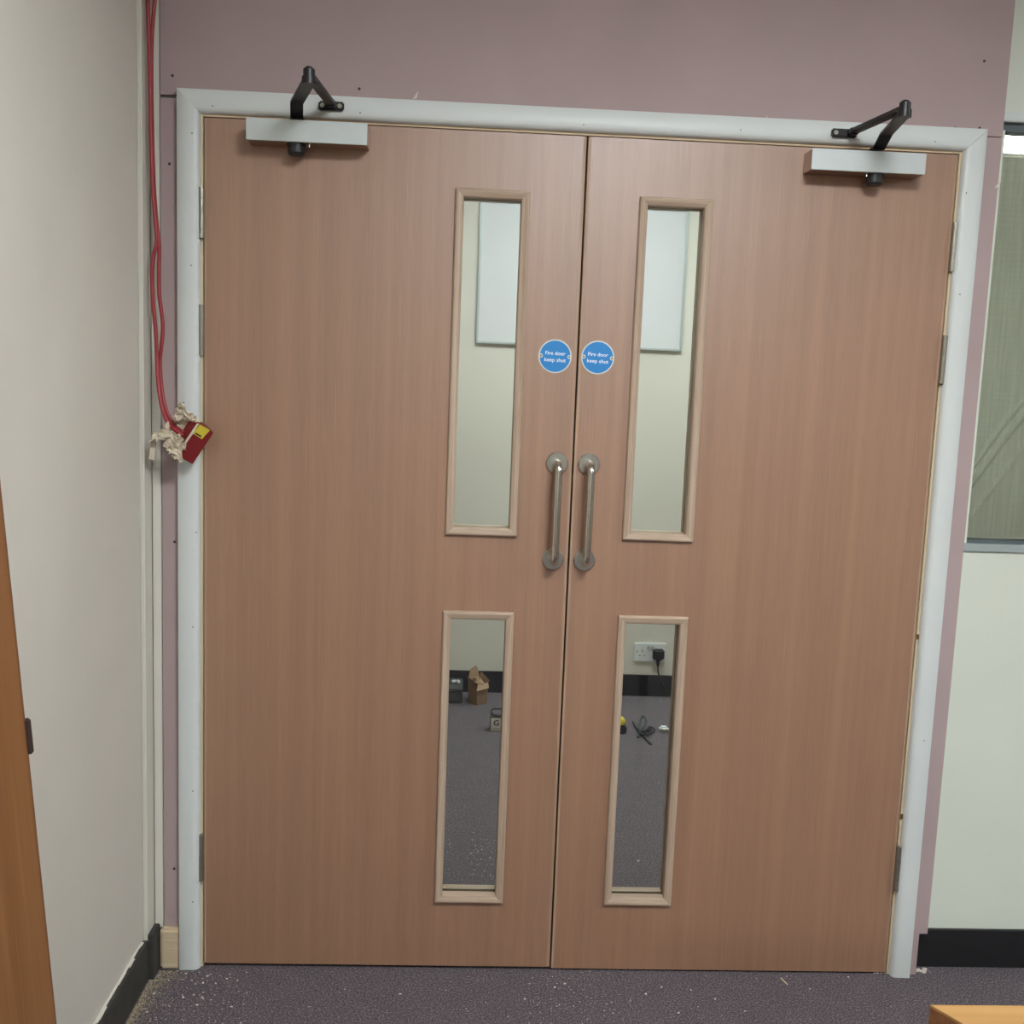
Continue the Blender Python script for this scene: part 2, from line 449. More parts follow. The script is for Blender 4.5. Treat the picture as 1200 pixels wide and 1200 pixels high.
# skirtings
SK = 0.1
bm = B(); bx(bm, XL, -0.9565, YB, -0.0583, 0.0, 0.100); bx(bm, -0.9585, -0.945, -0.058, -0.001, 0.0, 0.112)
bs = tag(link('baseboard_left', bm, 'worn_skirt', bevel=0.002), 'black skirting along the cream side wall, broken at the corner', 'skirting', kind=ST)
# ragged painted lip along its top
bm = B(); yy = -0.07
while yy > -1.2:
    L = random.uniform(0.008, 0.03); h = random.uniform(0.0005, 0.004)
    bx(bm, XL, -0.9655 + random.uniform(-0.001, 0.004), yy - L, yy, 0.100, 0.1004 + h * 0.6); yy -= L
link('paint_lip', bm, 'cream', bs)
tag(box('baseboard_front', (-0.943, -0.8945, -0.017, 0.0124, 0.0, 0.1025), 'pine_x', bevel=0.006), 'short block of raw pine skirting between black skirting and white architrave', 'skirting', kind=ST)
tag(box('baseboard_right', (0.9205, XR, WY - 0.011, WY, 0.0, 0.1), 'black_skirt', bevel=0.0015), 'black skirting under the cream partition wall', 'skirting', kind=ST)

# ------------------------------------------------------------------ far room shell
tag(box('wall_far', (FXL, FXR, FY1, FY1 + 0.1, 0, FZC), 'cream'), 'cream wall of the room behind, carrying the whiteboard', 'wall', kind=ST)
tag(box('wall_far_left', (FXL - 0.1, FXL, 0.12, FY1, 0, FZC), 'cream'), 'cream end wall of the room behind, nearer the paper bag', 'wall', kind=ST)
tag(box('wall_far_right', (FXR, FXR + 0.1, 0.12, FY1, 0, FZC), 'cream'), 'cream end wall of the room behind, beyond the wired window', 'wall', kind=ST)
tag(box('wall_front_extension', (FXL, XL - 0.12, 0.02, 0.12, 0, FZC), 'cream'), 'cream wall of the room behind continuing past the corner', 'wall', kind=ST)
tag(box('baseboard_far', (FXL, FXR, FY1 - 0.012, FY1, 0, SK), 'black_skirt'), 'black skirting under the whiteboard wall seen through the glass', 'skirting', kind=ST)

# ------------------------------------------------------------------ door lining and architrave
LX, LZ = 0.8445, 1.9835
ln = tag(empty('trim_2', (0, 0.06, 0)), 'raw pine door lining around both door leaves', 'door frame', kind=ST)
for s in (-1, 1):
    a, b_ = sorted((s * LX, s * (OX - 0.001)))
    box('jamb', (a, b_, 0.0, 0.12, 0, OZ - 0.001), 'pine_z', ln)
    a, b_ = sorted((s * (LX - 0.012), s * LX))
    box('door_stop', (a, b_, 0.047, 0.085, 0, LZ), 'pine_z', ln)
box('head', (-LX, LX, 0.0, 0.12, LZ, OZ - 0.001), 'pine_x', ln)
box('door_stop', (-LX + 0.012, LX - 0.012, 0.047, 0.085, LZ - 0.012, LZ), 'pine_x', ln)
for (u, v) in ((1076, 746), (1059.5, 957)):
    p = at(u, v, y=-0.002); box('brass_keep', (LX + 0.0004, LX + 0.0055, -0.0035, 0.0, p.z - 0.006, p.z + 0.006), 'brass', ln)
for v in (262, 700):
    pass

PROF = [(0.0, 0.0), (0.0, -0.005), (0.0015, -0.010), (0.005, -0.0145), (0.010, -0.0172), (0.017, -0.018), (0.0455, -0.018), (0.0475, -0.0165), (0.0475, 0.0)]
AX, AZ = 0.8495, 1.9885
ar = tag(empty('trim_3', (0, 0, 0)), 'white painted architrave framing the double doors on the lilac wall', 'architrave', kind=ST)
def arch(points_a, points_b, mat='white'):
    bm = B(); loft(bm, points_a, points_b); return link('architrave_length', bm, mat, ar, smooth=True)
g = 0.0004
arch([(-AX - s, y, 0.001) for s, y in PROF], [(-AX - s, y, AZ + s - g) for s, y in PROF])
arch([(AX + s, y, 0.001) for s, y in PROF], [(AX + s, y, AZ + s - 2 * g) for s, y in PROF])
arch([(-AX - s, y, AZ + s) for s, y in PROF], [(AX + s, y, AZ + s) for s, y in PROF])
for (u, v) in ((225, 156), (249, 124), (684, 146), (1096, 166), (1132.5, 226), (1125, 345), (1083, 868), (224, 311), (230, 624), (226, 735), (226, 927), (226, 1057), (422, 132), (868, 152)):
    p = at(u, v, y=-0.0183); bm = B(); cyl(bm, p, p + Vector((0, 0.0004, 0)), 0.0015, n=8)
    link('nail_head', bm, 'screw', ar)

# ------------------------------------------------------------------ doors
DA, DW = 0.123, 0.1664
ZU1, ZU0, ZL1, ZL0 = 1.8566, 1.0774, 0.8982, 0.1757
TH = 0.044
BEAD = [(0.0, 0.0), (0.0, -0.006), (0.002, -0.0095), (0.005, -0.0105), (0.0170, -0.0070), (0.0188, -0.005), (0.0188, 0.0165), (0.0085, 0.0165), (0.0085, 0.0)]

def vision(door, x0, x1, z0, z1):
    pane = box('glass_pane', (x0 + 0.009, x1 - 0.009, 0.0185, 0.0255, z0 + 0.009, z1 - 0.009), 'glass', door)
    for back in (False, True):
        def P(s, y, cx, cz):
            yy = TH - y if back else y
            return ((x0 + s) if cx < 0 else (x1 - s), yy, (z0 + s) if cz < 0 else (z1 - s))
        for (a, b_, mt) in (((-1, 1), (1, 1), 'bead_x'), ((-1, -1), (1, -1), 'bead_x'), ((-1, -1), (-1, 1), 'bead_z'), ((1, -1), (1, 1), 'bead_z')):
            bm = B(); loft(bm, [P(s, y, *a) for s, y in BEAD], [P(s, y, *b_) for s, y in BEAD])
            link('glazing_bead', bm, mt, pane)

def make_door(name, s, label):
    x0, x1 = sorted((s * 0.0022, s * 0.842))
    zb = 0.009 if s < 0 else 0.0055
    zt = 1.981
    d = tag(empty(name, ((x0 + x1) / 2, 0.022, 0)), label, 'door', kind=ST)
    wx0, wx1 = sorted((s * DA, s * (DA + DW)))
    hs = [(wx0 + 0.008, wx1 - 0.008, ZU0 + 0.008, ZU1 - 0.008), (wx0 + 0.008, wx1 - 0.008, ZL0 + 0.008, ZL1 - 0.008)]
    bm = B(); slab_holes(bm, x0 + 0.006, x1 - 0.006, zb, zt, 0.0, TH, hs)
    link('door_leaf', bm, 'veneer', d)
    box('lipping', (x0, x0 + 0.006, 0.0, TH, zb, zt), 'lip', d, bevel=0.001)
    box('lipping', (x1 - 0.006, x1, 0.0, TH, zb, zt), 'lip', d, bevel=0.001)
    vision(d, wx0, wx1, ZU0, ZU1); vision(d, wx0, wx1, ZL0, ZL1)
    # hinges on the outer edge
    for (za, zb_) in ((1.7220, 1.8320), (1.4670, 1.5780), (0.2237, 0.3392)):
        hx = s * 0.8465; n = 5; H = (zb_ - za) / n
        bm = B()
        for k in range(n):
            cyl(bm, (hx, -0.0065, za + k * H + 0.0006), (hx, -0.0065, za + (k + 1) * H - 0.0006), 0.0064, n=18)
        cyl(bm, (hx, -0.0065, za), (hx, -0.0065, zb_), 0.0055, n=14)
        hg = link('hinge', bm, 'hinge', d, smooth=True)
        a, b_ = sorted((hx - s * 0.0005, hx + s * 0.0062))
        box('hinge_leaf', (a, b_, -0.0045, -0.0005, za + 0.001, zb_ - 0.001), 'hinge', hg)
        a, b_ = sorted((hx, s * 0.8422))
        box('hinge_leaf', (a, b_, -0.004, 0.02, za + 0.001, zb_ - 0.001), 'hinge', hg)
    # pull handle
    hx = s * 0.0371; zt_, zb2 = 1.2525, 1.0275
    pr = 0.052; rc = 0.017
    pts = [(hx, -0.004, zt_)]
    bmh = B()
    path = [Vector((hx, -0.004, zt_)), Vector((hx, -pr + rc, zt_))]
    for k in range(1, 9):
        a = math.pi / 2 * k / 8
        path.append(Vector((hx, -pr + rc - rc * math.sin(a), zt_ - rc + rc * math.cos(a))))
    for k in range(0, 9):
        a = math.pi / 2 * k / 8
        path.append(Vector((hx, -pr + rc - rc * math.cos(a), zb2 + rc - rc * math.sin(a))))
    path.append(Vector((hx, -0.004, zb2)))
    tube(bmh, path, 0.0088, 20, 1)
    h = link('pull_handle', bmh, 'steel', d, smooth=True)
    for z in (zt_, zb2):
        bm = B(); cyl(bm, (hx, 0, z), (hx, -0.005, z), 0.0255, n=40); cyl(bm, (hx, -0.005, z), (hx, -0.0072, z), 0.0255, 0.0235, n=40)
        link('rose', bm, 'steel', h, smooth=True)
    return d
d1 = make_door('door_1', -1, 'wood veneer door leaf hinged at the side of the red cables')
d2 = make_door('door_2', 1, 'wood veneer door leaf hinged at the side of the wired window')
box('seam_dark_strip', (-0.0020, 0.0020, 0.016, 0.03, 0.01, 1.978), 'dark_gap', d1)  # dark strip added inside the gap so the seam between leaves looks dark
# ------------------------------------------------------------------ fire door signs
def text_mesh(name, body, size, loc, mat, parent, weight=0.0, align='CENTER', rot=(math.pi / 2, 0, 0), extrude=0.0001, width=None):
    cu = bpy.data.curves.new(name, 'FONT'); cu.body = body; cu.size = size
    cu.align_x = align; cu.align_y = 'CENTER'; cu.extrude = extrude; cu.offset = weight
    cu.resolution_u = 3
    o = bpy.data.objects.new(name, cu); COL.objects.link(o)
    dg = bpy.context.evaluated_depsgraph_get(); dg.update()
    me = bpy.data.meshes.new_from_object(o.evaluated_get(dg))
    bpy.data.objects.remove(o)
    xs = [v.co.x for v in me.vertices]
    k = 1.0
    if width: k = width / (max(xs) - min(xs))
    me.transform(Matrix.Translation(Vector(loc)) @ Matrix.Rotation(rot[2], 4, 'Z') @ Matrix.Rotation(rot[0], 4, 'X') @ Matrix.Rotation(rot[1], 4, 'Z') @ Matrix.Diagonal((k, k * 0.95, 1, 1)))
    me.materials.clear(); me.materials.append(M[mat])
    o2 = bpy.data.objects.new(name, me); COL.objects.link(o2)
    o2.parent = parent; o2.matrix_parent_inverse = parent_inv(parent)
    return o2

def sign(c, label, tilt):
    bm = B(); cyl(bm, (c.x, 0, c.z), (c.x, -0.0012, c.z), 0.038, n=64)
    o = link('fire_door_sign', bm, 'silver', origin=(c.x, -0.0006, c.z))
    tag(o, label, 'sign', 'fire door signs')
    bm = B(); cyl(bm, (c.x, -0.0012, c.z), (c.x, -0.0016, c.z), 0.0352, n=64)
    link('blue_face', bm, 'blue', o)
    text_mesh('lettering', 'Fire door', 0.013, (c.x, -0.0018, c.z + 0.0065), 'sign_white', o, 0.00015, width=0.046, rot=(math.pi / 2, tilt, 0))
    text_mesh('lettering', 'keep shut', 0.013, (c.x, -0.0018, c.z - 0.0085), 'sign_white', o, 0.00015, width=0.049, rot=(math.pi / 2, tilt, 0))
    for s in (-1, 1):
        p = Vector((c.x + s * 0.0325 * math.cos(tilt), 0, c.z + s * 0.0325 * math.sin(tilt)))
        bm = B(); cyl(bm, (p.x, -0.0012, p.z), (p.x, -0.0022, p.z), 0.0046, n=18)
        sc = link('screw', bm, 'silver', o, smooth=True)
        bm = B(); cyl(bm, (p.x, -0.0022, p.z), (p.x, -0.0026, p.z), 0.0022, n=12)
        link('screw_slot', bm, 'brass', sc)
sign(at(650.5, 417.5, y=-0.0012), 'round blue fire door sign on the leaf beside the red cables', -0.02)
sign(at(700.5, 419.0, y=-0.0012), 'round blue fire door sign on the leaf beside the wired window', -0.03)

# ------------------------------------------------------------------ door closers
def bar(bm, pts, w_, t):
    """flat bar, width in plan, thickness in z, along a polyline"""
    P = [Vector(p) for p in pts]; L = []
    for i, p in enumerate(P):
        a = P[max(i - 1, 0)]; b_ = P[min(i + 1, len(P) - 1)]
        dr = (b_ - a); dr.z = 0; dr.normalize(); nn = Vector((-dr.y, dr.x, 0)) * w_ / 2
        L.append([bm.verts.new(q) for q in (p - nn + Vector((0, 0, -t / 2)), p + nn + Vector((0, 0, -t / 2)), p + nn + Vector((0, 0, t / 2)), p - nn + Vector((0, 0, t / 2)))])
    for A, C in zip(L, L[1:]):
        for k in range(4): bm.faces.new((A[k], A[(k + 1) % 4], C[(k + 1) % 4], C[k]))
    bm.faces.new(L[0]); bm.faces.new(L[-1][::-1])

def closer(x0, x1, z0, z1, sp, bend, elbow, foot, label, adj):
    PJ = 0.060
    c = tag(empty('door_closer', ((x0 + x1) / 2, 0, z0)), label, 'door closer', 'overhead door closers')
    bm = B(); bx(bm, x0, x1, -PJ + 0.0036, 0.0, z0, z1); link('body', bm, 'closer_body', c, bevel=0.0008)  # split from the silver front so sides and underside carry the reflection tint
    bm = B(); bx(bm, x0 - 0.0004, x1 + 0.0004, -PJ, -PJ + 0.0035, z0 - 0.0004, z1 + 0.0004); link('cover_plate', bm, 'silver', c, bevel=0.0008)
    sx, sy = sp
    bm = B()
    cyl(bm, (sx, sy, z0 - 0.004), (sx, sy, z0), 0.021, n=28); cyl(bm, (sx, sy, z0 - 0.019), (sx, sy, z0 - 0.004), 0.0185, n=28)
    cyl(bm, (sx, sy, z0 - 0.024), (sx, sy, z0 - 0.019), 0.0145, 0.0185, n=28)
    link('spindle_cap', bm, 'rubber', c, smooth=True)
    bm = B(); cyl(bm, (sx + adj, sy - 0.012, z0 - 0.008), (sx + adj, sy - 0.012, z0), 0.0028, n=12); link('adjuster_screw', bm, 'steel', c, smooth=True)
    bm = B(); cyl(bm, (sx, sy, z1), (sx, sy, z1 + 0.010), 0.014, n=24); link('spindle', bm, 'black', c, smooth=True)
    bm = B(); bar(bm, [(sx, sy + 0.012, z1 + 0.009), (sx + (bend[0] - sx) * 0.3, sy + (bend[1] - sy) * 0.3, z1 + 0.010), bend, elbow[:2] + (bend[2],)], 0.027, 0.006)
    arm = link('main_arm', bm, 'black', c, bevel=0.001)
    ex, ey, ez = elbow
    bm = B(); cyl(bm, (ex, ey, bend[2] - 0.006), (ex, ey, bend[2] + 0.008), 0.0140, n=20); cyl(bm, (ex, ey, bend[2] + 0.008), (ex, ey, bend[2] + 0.022), 0.0115, n=20)
    cyl(bm, (ex, ey, bend[2] + 0.022), (ex, ey, bend[2] + 0.027), 0.0115, 0.006, n=20)
    link('elbow_pivot', bm, 'black', arm, smooth=True)
    fx, fy, fz = foot
    bm = B(); bar(bm, [(ex, ey, bend[2] + 0.012), (ex + (fx - ex) * 0.25, ey + (fy - ey) * 0.25, bend[2] + 0.012), (fx, fy, fz + 0.002)], 0.020, 0.010)
    fa = link('forearm', bm, 'black', c, bevel=0.0015)
    return c, fa
def foot_bracket(c, x0, x1, z0, z1, px, label=None):
    bm = B(); bx(bm, x0, x1, -0.027, -0.0181, z0, z1); fb = link('foot_bracket', bm, 'black', c, bevel=0.003)
    bm = B(); bx(bm, px - 0.011, px + 0.011, -0.046, -0.0272, z0 + 0.004, z1 - 0.001); link('bracket_fork', bm, 'black', fb, bevel=0.003)
    for x in (x0 + 0.009, x1 - 0.009):
        bm = B(); cyl(bm, (x, -0.0272, (z0 + z1) / 2), (x, -0.0284, (z0 + z1) / 2), 0.0048, n=16); link('bracket_screw', bm, 'hinge', fb, smooth=True)
# left leaf
e = at(362, 94, z=2.003)
q = at(388, 124, y=-0.025)
c1_, _ = closer(-0.7386, -0.4820, 1.9270, 1.9715, (-0.636, -0.034), (-0.628, -0.085, 2.001), (e.x, e.y, 2.0), (-0.563, -0.036, q.z), 'silver door closer whose black arms fold in an upright V', 0.03)
a0, a1 = at(373, 120, y=-0.025), at(403, 129, y=-0.025)
foot_bracket(c1_, a0.x, a1.x, q.z - 0.0095, q.z + 0.0095, -0.563)
# right leaf
e = at(1060, 131, z=2.003)
q = at(990, 156, y=-0.025)
c2_, _ = closer(0.4890, 0.7430, 1.9220, 1.9660, (0.640, -0.034), (0.640, -0.085, 1.998), (e.x, e.y, 2.0), (0.585, -0.036, q.z), 'silver door closer whose black forearm reaches back sideways to its bracket', -0.022)
a0, a1 = at(975, 152, y=-0.025), at(1004, 161, y=-0.025)
foot_bracket(c2_, a0.x, a1.x, q.z - 0.0095, q.z + 0.0095, 0.585)

# ------------------------------------------------------------------ red cables and junction box in the corner
def cable(pts, r, mat, label, group=None, cat='cable', name='red_cable'):
    bm = B(); tube(bm, pts, r, 12, 6); o = link(name, bm, mat, smooth='all'); return tag(o, label, cat, group)
cA = [(172, -190), (172.5, -60), (173, -20), (173.5, 10), (174.5, 45), (176, 100), (177, 160), (179, 220), (182.5, 265), (183.5, 285), (179.5, 302), (178, 325), (179.5, 355), (182.5, 390), (184, 420), (185.5, 450), (190, 478), (198, 497), (209, 507), (214, 510)]
cB = [(188, -190), (187, -60), (184, -20), (181, 5), (178, 45), (177.5, 100), (178.5, 160), (180.5, 220), (184, 265), (186.5, 290), (186, 318), (186.5, 345), (189.5, 368), (191, 385), (189, 408), (187.5, 425), (189.5, 455), (194, 478), (202, 496), (211, 504.5), (214, 506.5)]
def cy(i, n, a, b_): 
    t = i / (n - 1); return a + (b_ - a) * max(0, (t - 0.75) / 0.25)
cable([at(u, v, y=cy(i, len(cA), -0.046, -0.082)) for i, (u, v) in enumerate(cA)], 0.0042, 'red_cable', 'red cable bowing nearer the cream side wall above the taped box', 'red cables in the corner')
cable([at(u, v, y=cy(i, len(cB), -0.032, -0.068)) for i, (u, v) in enumerate(cB)], 0.0042, 'red_cable', 'red cable bowing nearer the white architrave above the taped box', 'red cables in the corner')

# red box: long axis runs down-left in the wall plane; turned so its side shows
yb = -0.088
P1 = at(233, 496.5, y=yb); P2 = at(250.8, 507, y=yb + 0.03); P3 = at(226, 544.3, y=yb + 0.03)
U_ = (P3 - P2)                      # length
V_ = (P2 - P1)                      # front width
P4 = P1 + U_
N_ = U_.cross(V_).normalized()
if N_.y < 0: N_ = -N_
dep = 0.040
boxroot = tag(empty('alarm_junction_box', tuple(P4 + N_ * dep)), 'red alarm box wrapped in crumpled masking tape, hanging on red cables', 'alarm box')
bm = B(); loft(bm, [P1, P2, P3, P4], [p + N_ * dep for p in (P1, P2, P3, P4)])
link('box_body', bm, 'red_box', boxroot, bevel=0.0015)
# yellow label
o_ = -N_ * 0.0008
def F(a, b_): return P1 + U_ * a + V_ * b_
bm = B(); prism(bm, [F(0.0, 0.06) + o_, F(0.0, 0.72) + o_, F(0.30, 0.62) + o_, F(0.30, 0.02) + o_], N_ * 0.0006)
lb = link('warning_label', bm, 'yellow', boxroot)
bm = B(); prism(bm, [F(0.235, 0.12) + o_ * 1.6, F(0.235, 0.5) + o_ * 1.6, F(0.275, 0.5) + o_ * 1.6, F(0.275, 0.12) + o_ * 1.6], N_ * 0.0004)
link('label_mark', bm, 'rubber', lb)
# crumpled tape wrapped round the box
def crumple(bm, pts, rads, seed, amp=0.45, sub=2):
    for i, (p, r) in enumerate(zip(pts, rads)):
        res = bmesh.ops.create_icosphere(bm, subdivisions=sub, radius=1.0)
        ax = Matrix.Rotation(seed + i * 1.7, 3, Vector((0.3, 1, 0.5)).normalized())
        for v in res['verts']:
            k = 1 + amp * (noise.noise(v.co * 2.1 + Vector((seed + i * 3.1, 0, 0))) + 0.6 * noise.noise(v.co * 5 + Vector((0, seed + i, 0))))
            v.co = Vector(p) + (ax @ Vector((v.co.x * r * 1.15 * k, v.co.y * r * 0.8 * k, v.co.z * r * k)))
def inside(u, v, poly):
    c = False; n = len(poly)
    for i in range(n):
        (x1_, y1_), (x2_, y2_) = poly[i], poly[i - 1]
        if (y1_ > v) != (y2_ > v) and u < (x2_ - x1_) * (v - y1_) / (y2_ - y1_) + x1_: c = not c
    return c
def crumpled_sheet(bm, poly, y0, amp, step, seed):
    us = [p[0] for p in poly]; vs2 = [p[1] for p in poly]; V = {}
    iu0, iu1 = int(min(us) / step) - 1, int(max(us) / step) + 2
    iv0, iv1 = int(min(vs2) / step) - 1, int(max(vs2) / step) + 2
    rr = random.Random(seed)
    def g(i, k):
        if (i, k) not in V:
            p = at(i * step + rr.uniform(-.4, .4) * step, k * step + rr.uniform(-.4, .4) * step, y=y0 + rr.uniform(-1, 1) * amp)
            V[(i, k)] = bm.verts.new(p)
        return V[(i, k)]
    for i in range(iu0, iu1):
        for k in range(iv0, iv1):
            if inside((i + .5) * step, (k + .5) * step, poly):
                if rr.random() < .5: bm.faces.new((g(i, k), g(i + 1, k), g(i + 1, k + 1))); bm.faces.new((g(i, k), g(i + 1, k + 1), g(i, k + 1)))
                else: bm.faces.new((g(i, k), g(i + 1, k), g(i, k + 1))); bm.faces.new((g(i + 1, k), g(i + 1, k + 1), g(i, k + 1)))
TOPT = [(203, 492), (205, 480), (209, 473), (212, 470), (216, 473), (219, 480), (227, 487), (233, 491), (234, 495), (230, 496), (222, 493), (214, 491), (210, 494)]
LOWT = [(200, 494), (192, 498), (187, 505), (179, 509), (175, 517), (182, 518), (190, 513), (195, 515), (190, 521), (195, 528), (204, 536), (213.5, 541), (214.5, 532), (217.5, 525), (215, 512), (209, 509), (199, 506), (196, 501)]
BACKT = [(198, 498), (206, 490), (216, 488), (226, 492), (220, 500), (212, 512), (204, 512)]
bm = B()
crumpled_sheet(bm, TOPT, -0.074, 0.007, 2.8, 3)
crumpled_sheet(bm, LOWT, -0.090, 0.006, 3.3, 5)
crumpled_sheet(bm, BACKT, -0.052, 0.005, 3.0, 9)
mt_ = link('masking_tape', bm, 'tape', boxroot); sm = mt_.modifiers.new('paper', 'SOLIDIFY'); sm.thickness = 0.0012
bm = B()
e0, e1, e2, e3 = at(177.5, 515, y=-0.07), at(183.5, 516, y=-0.068), at(180.5, 539, y=-0.072), at(174, 538, y=-0.074)
prism(bm, [e0, e1, e1.lerp(e2, 0.5) + Vector((0.001, -0.002, 0)), e2, e3, e0.lerp(e3, 0.5) + Vector((0.001, -0.003, 0))], (0, 0.0015, 0))
link('tape_tail', bm, 'tape', boxroot)
bm = B(); prism(bm, [F(0.0, 0.0) + o_ , F(0.03, -0.06) + N_ * 0.002, F(1.0, -0.06) + N_ * 0.002, F(1.0, 0.02) + o_, F(0.78, 0.07) + o_, F(0.7, 0.0) + o_, F(0.3, 0.03) + o_], N_ * 0.0008)
link('tape_edge', bm, 'tape', boxroot)

# ------------------------------------------------------------------ old door leaf leaning on the left wall
YE = -0.945
a, b_ = at(0, 555, y=YE), at(67, 1200, y=YE)
sl = (a.x - b_.x) / (a.z - b_.z)
tilt = math.atan(sl)          # negative: leans to -x as z rises
x0 = a.x - sl * a.z
ld = tag(empty('spare_door_leaf', (x0, YE, 0)), 'brown varnished old door leaf leaning against the cream side wall', 'door leaf')
ld.rotation_euler = (0, tilt, 0)
WORLD['spare_door_leaf'] = Matrix.Identity(4)
def lbox(name, b, mat, bevel=0.0):
    bm = B(); bx(bm, *b)
    bmesh.ops.recalc_face_normals(bm, faces=bm.faces)
    if bevel: bmesh.ops.bevel(bm, geom=list(bm.edges), offset=bevel, segments=2, affect='EDGES')
    return link(name, bm, mat, ld)
lbox('leaf_panel', (-0.040, 0.0, -0.762, -0.004, 0.003, 1.975), 'old_wood', 0.0015)
lbox('edge_lipping', (-0.0395, -0.0005, -0.004, 0.0, 0.0035, 1.9745), 'table_edge')
z0h, z1h = at(35, 884, y=YE).z, at(31, 843, y=YE).z
zs_ = 1 / math.cos(tilt)
bm = B(); cyl(bm, (0.000, 0.003, z0h * zs_ + 0.003), (0.000, 0.003, z1h * zs_ - 0.003), 0.0052, n=16)
cyl(bm, (0.000, 0.003, z1h * zs_ - 0.003), (0.000, 0.003, z1h * zs_), 0.0052, 0.003, n=16); cyl(bm, (0.000, 0.003, z0h * zs_), (0.000, 0.003, z0h * zs_ + 0.003), 0.003, 0.0052, n=16)
link('hinge_knuckle', bm, 'dark_gap', ld, smooth=True)

# ------------------------------------------------------------------ trapezoid table, its corner shows at the lower right
TZ = 0.72
ca = at(1090, 1177.5, z=TZ)
TLn, TD, TT = 1.20, 0.52, 0.032
xA = ca.x; yA = ca.y; ins = TD / math.tan(math.radians(58))
tb = tag(empty('trapezoid_table', (xA + TLn / 2, yA - TD / 2, 0)), 'varnished wooden trapezoid table with its pointed corner towards the doors', 'table')
poly = [(xA, yA), (xA + TLn, yA), (xA + TLn - ins, yA - TD), (xA + ins, yA - TD)]
bm = B(); prism(bm, [Vector((x, y, TZ)) for x, y in poly], (0, 0, -0.003)); link('table_top', bm, 'table', tb)
def inset(poly, d_):
    out = []; n = len(poly)
    cx_ = sum(p[0] for p in poly) / n; cy_ = sum(p[1] for p in poly) / n
    for (x, y) in poly:
        v = Vector((cx_ - x, cy_ - y)); v.normalize(); out.append((x + v.x * d_, y + v.y * d_))
    return out
bm = B(); prism(bm, [Vector((x, y, TZ - 0.0031)) for x, y in poly], (0, 0, -TT)); link('table_edge', bm, 'table_edge', tb)
lp = inset(poly, 0.10)
bm = B(); prism(bm, [Vector((x, y, TZ - 0.0032 - TT)) for x, y in lp], (0, 0, -0.06)); link('apron', bm, 'black', tb)
for (x, y) in inset(poly, 0.13):
    bm = B(); cyl(bm, (x, y, 0.012), (x, y, TZ - 0.09), 0.016, n=18); lg = link('leg', bm, 'black', tb, smooth=True)
    bm = B(); cyl(bm, (x, y, 0.0), (x, y, 0.02), 0.019, n=18); link('foot_cap', bm, 'rubber', lg, smooth=True)

# ------------------------------------------------------------------ ceiling lights (both rooms)
def ceiling_light(x, y, z, lx, ly, lamp, label, group):
    c = tag(empty('ceiling_light', (x, y, z)), label, 'ceiling light', group)
    bm = B(); slab_holes(bm, x - lx / 2 - 0.02, x + lx / 2 + 0.02, 0, 0.04, 0, 1, [])
    bm.free()
    for (a0_, a1_, b0_, b1_) in ((x - lx / 2 - 0.02, x + lx / 2 + 0.02, y - ly / 2 - 0.02, y - ly / 2), (x - lx / 2 - 0.02, x + lx / 2 + 0.02, y + ly / 2, y + ly / 2 + 0.02), (x - lx / 2 - 0.02, x - lx / 2, y - ly / 2, y + ly / 2), (x + lx / 2, x + lx / 2 + 0.02, y - ly / 2, y + ly / 2)):
        box('light_frame', (a0_, a1_, b0_, b1_, z - 0.03, z), 'white', c)
    box('diffuser', (x - lx / 2, x + lx / 2, y - ly / 2, y + ly / 2, z - 0.022, z - 0.004), lamp, c)
for (x, y, nm) in ((0.3, -1.85, 'nearest the double doors and the table'), (3.3, -1.85, 'nearest the wired window side wall'), (0.55, -5.0, 'farther from the doors, towards the back wall')):
    ceiling_light(x, y, ZC, 0.6, 0.6 if y > -2 else 0.6, 'lamp', 'bright ceiling light panel ' + nm, 'ceiling lights of the front room')
ceiling_light(0.25, 1.25, FZC, 1.2, 0.5, 'lamp_far', 'ceiling light panel in front of the whiteboard', 'ceiling lights of the room behind')
ceiling_light(2.25, 1.98, FZC, 1.3, 0.5, 'lamp_far', 'ceiling light panel seen over the blind through wired glass', 'ceiling lights of the room behind')

# ------------------------------------------------------------------ far room contents
FW = FY1
wb0, wb1 = at(557.5, 404.5, y=FW - 0.018), at(799, 408, y=FW - 0.018)
wbx0, wbx1, wbz0, wbz1 = wb0.x, wb1.x, 1.60, 2.22
wbo = tag(empty('whiteboard', ((wbx0 + wbx1) / 2, FW, wbz0)), 'white board with thin silver frame on the far cream wall', 'whiteboard')
box('board_surface', (wbx0 + 0.008, wbx1 - 0.008, FW - 0.012, FW, wbz0 + 0.008, wbz1 - 0.008), 'whiteboard', wbo)
for b_ in ((wbx0, wbx1, FW - 0.018, FW, wbz0, wbz0 + 0.010), (wbx0, wbx1, FW - 0.018, FW, wbz1 - 0.010, wbz1), (wbx0, wbx0 + 0.010, FW - 0.018, FW, wbz0 + 0.010, wbz1 - 0.010), (wbx1 - 0.010, wbx1, FW - 0.018, FW, wbz0 + 0.010, wbz1 - 0.010)):
    box('board_frame', b_, 'alu', wbo, bevel=0.001)
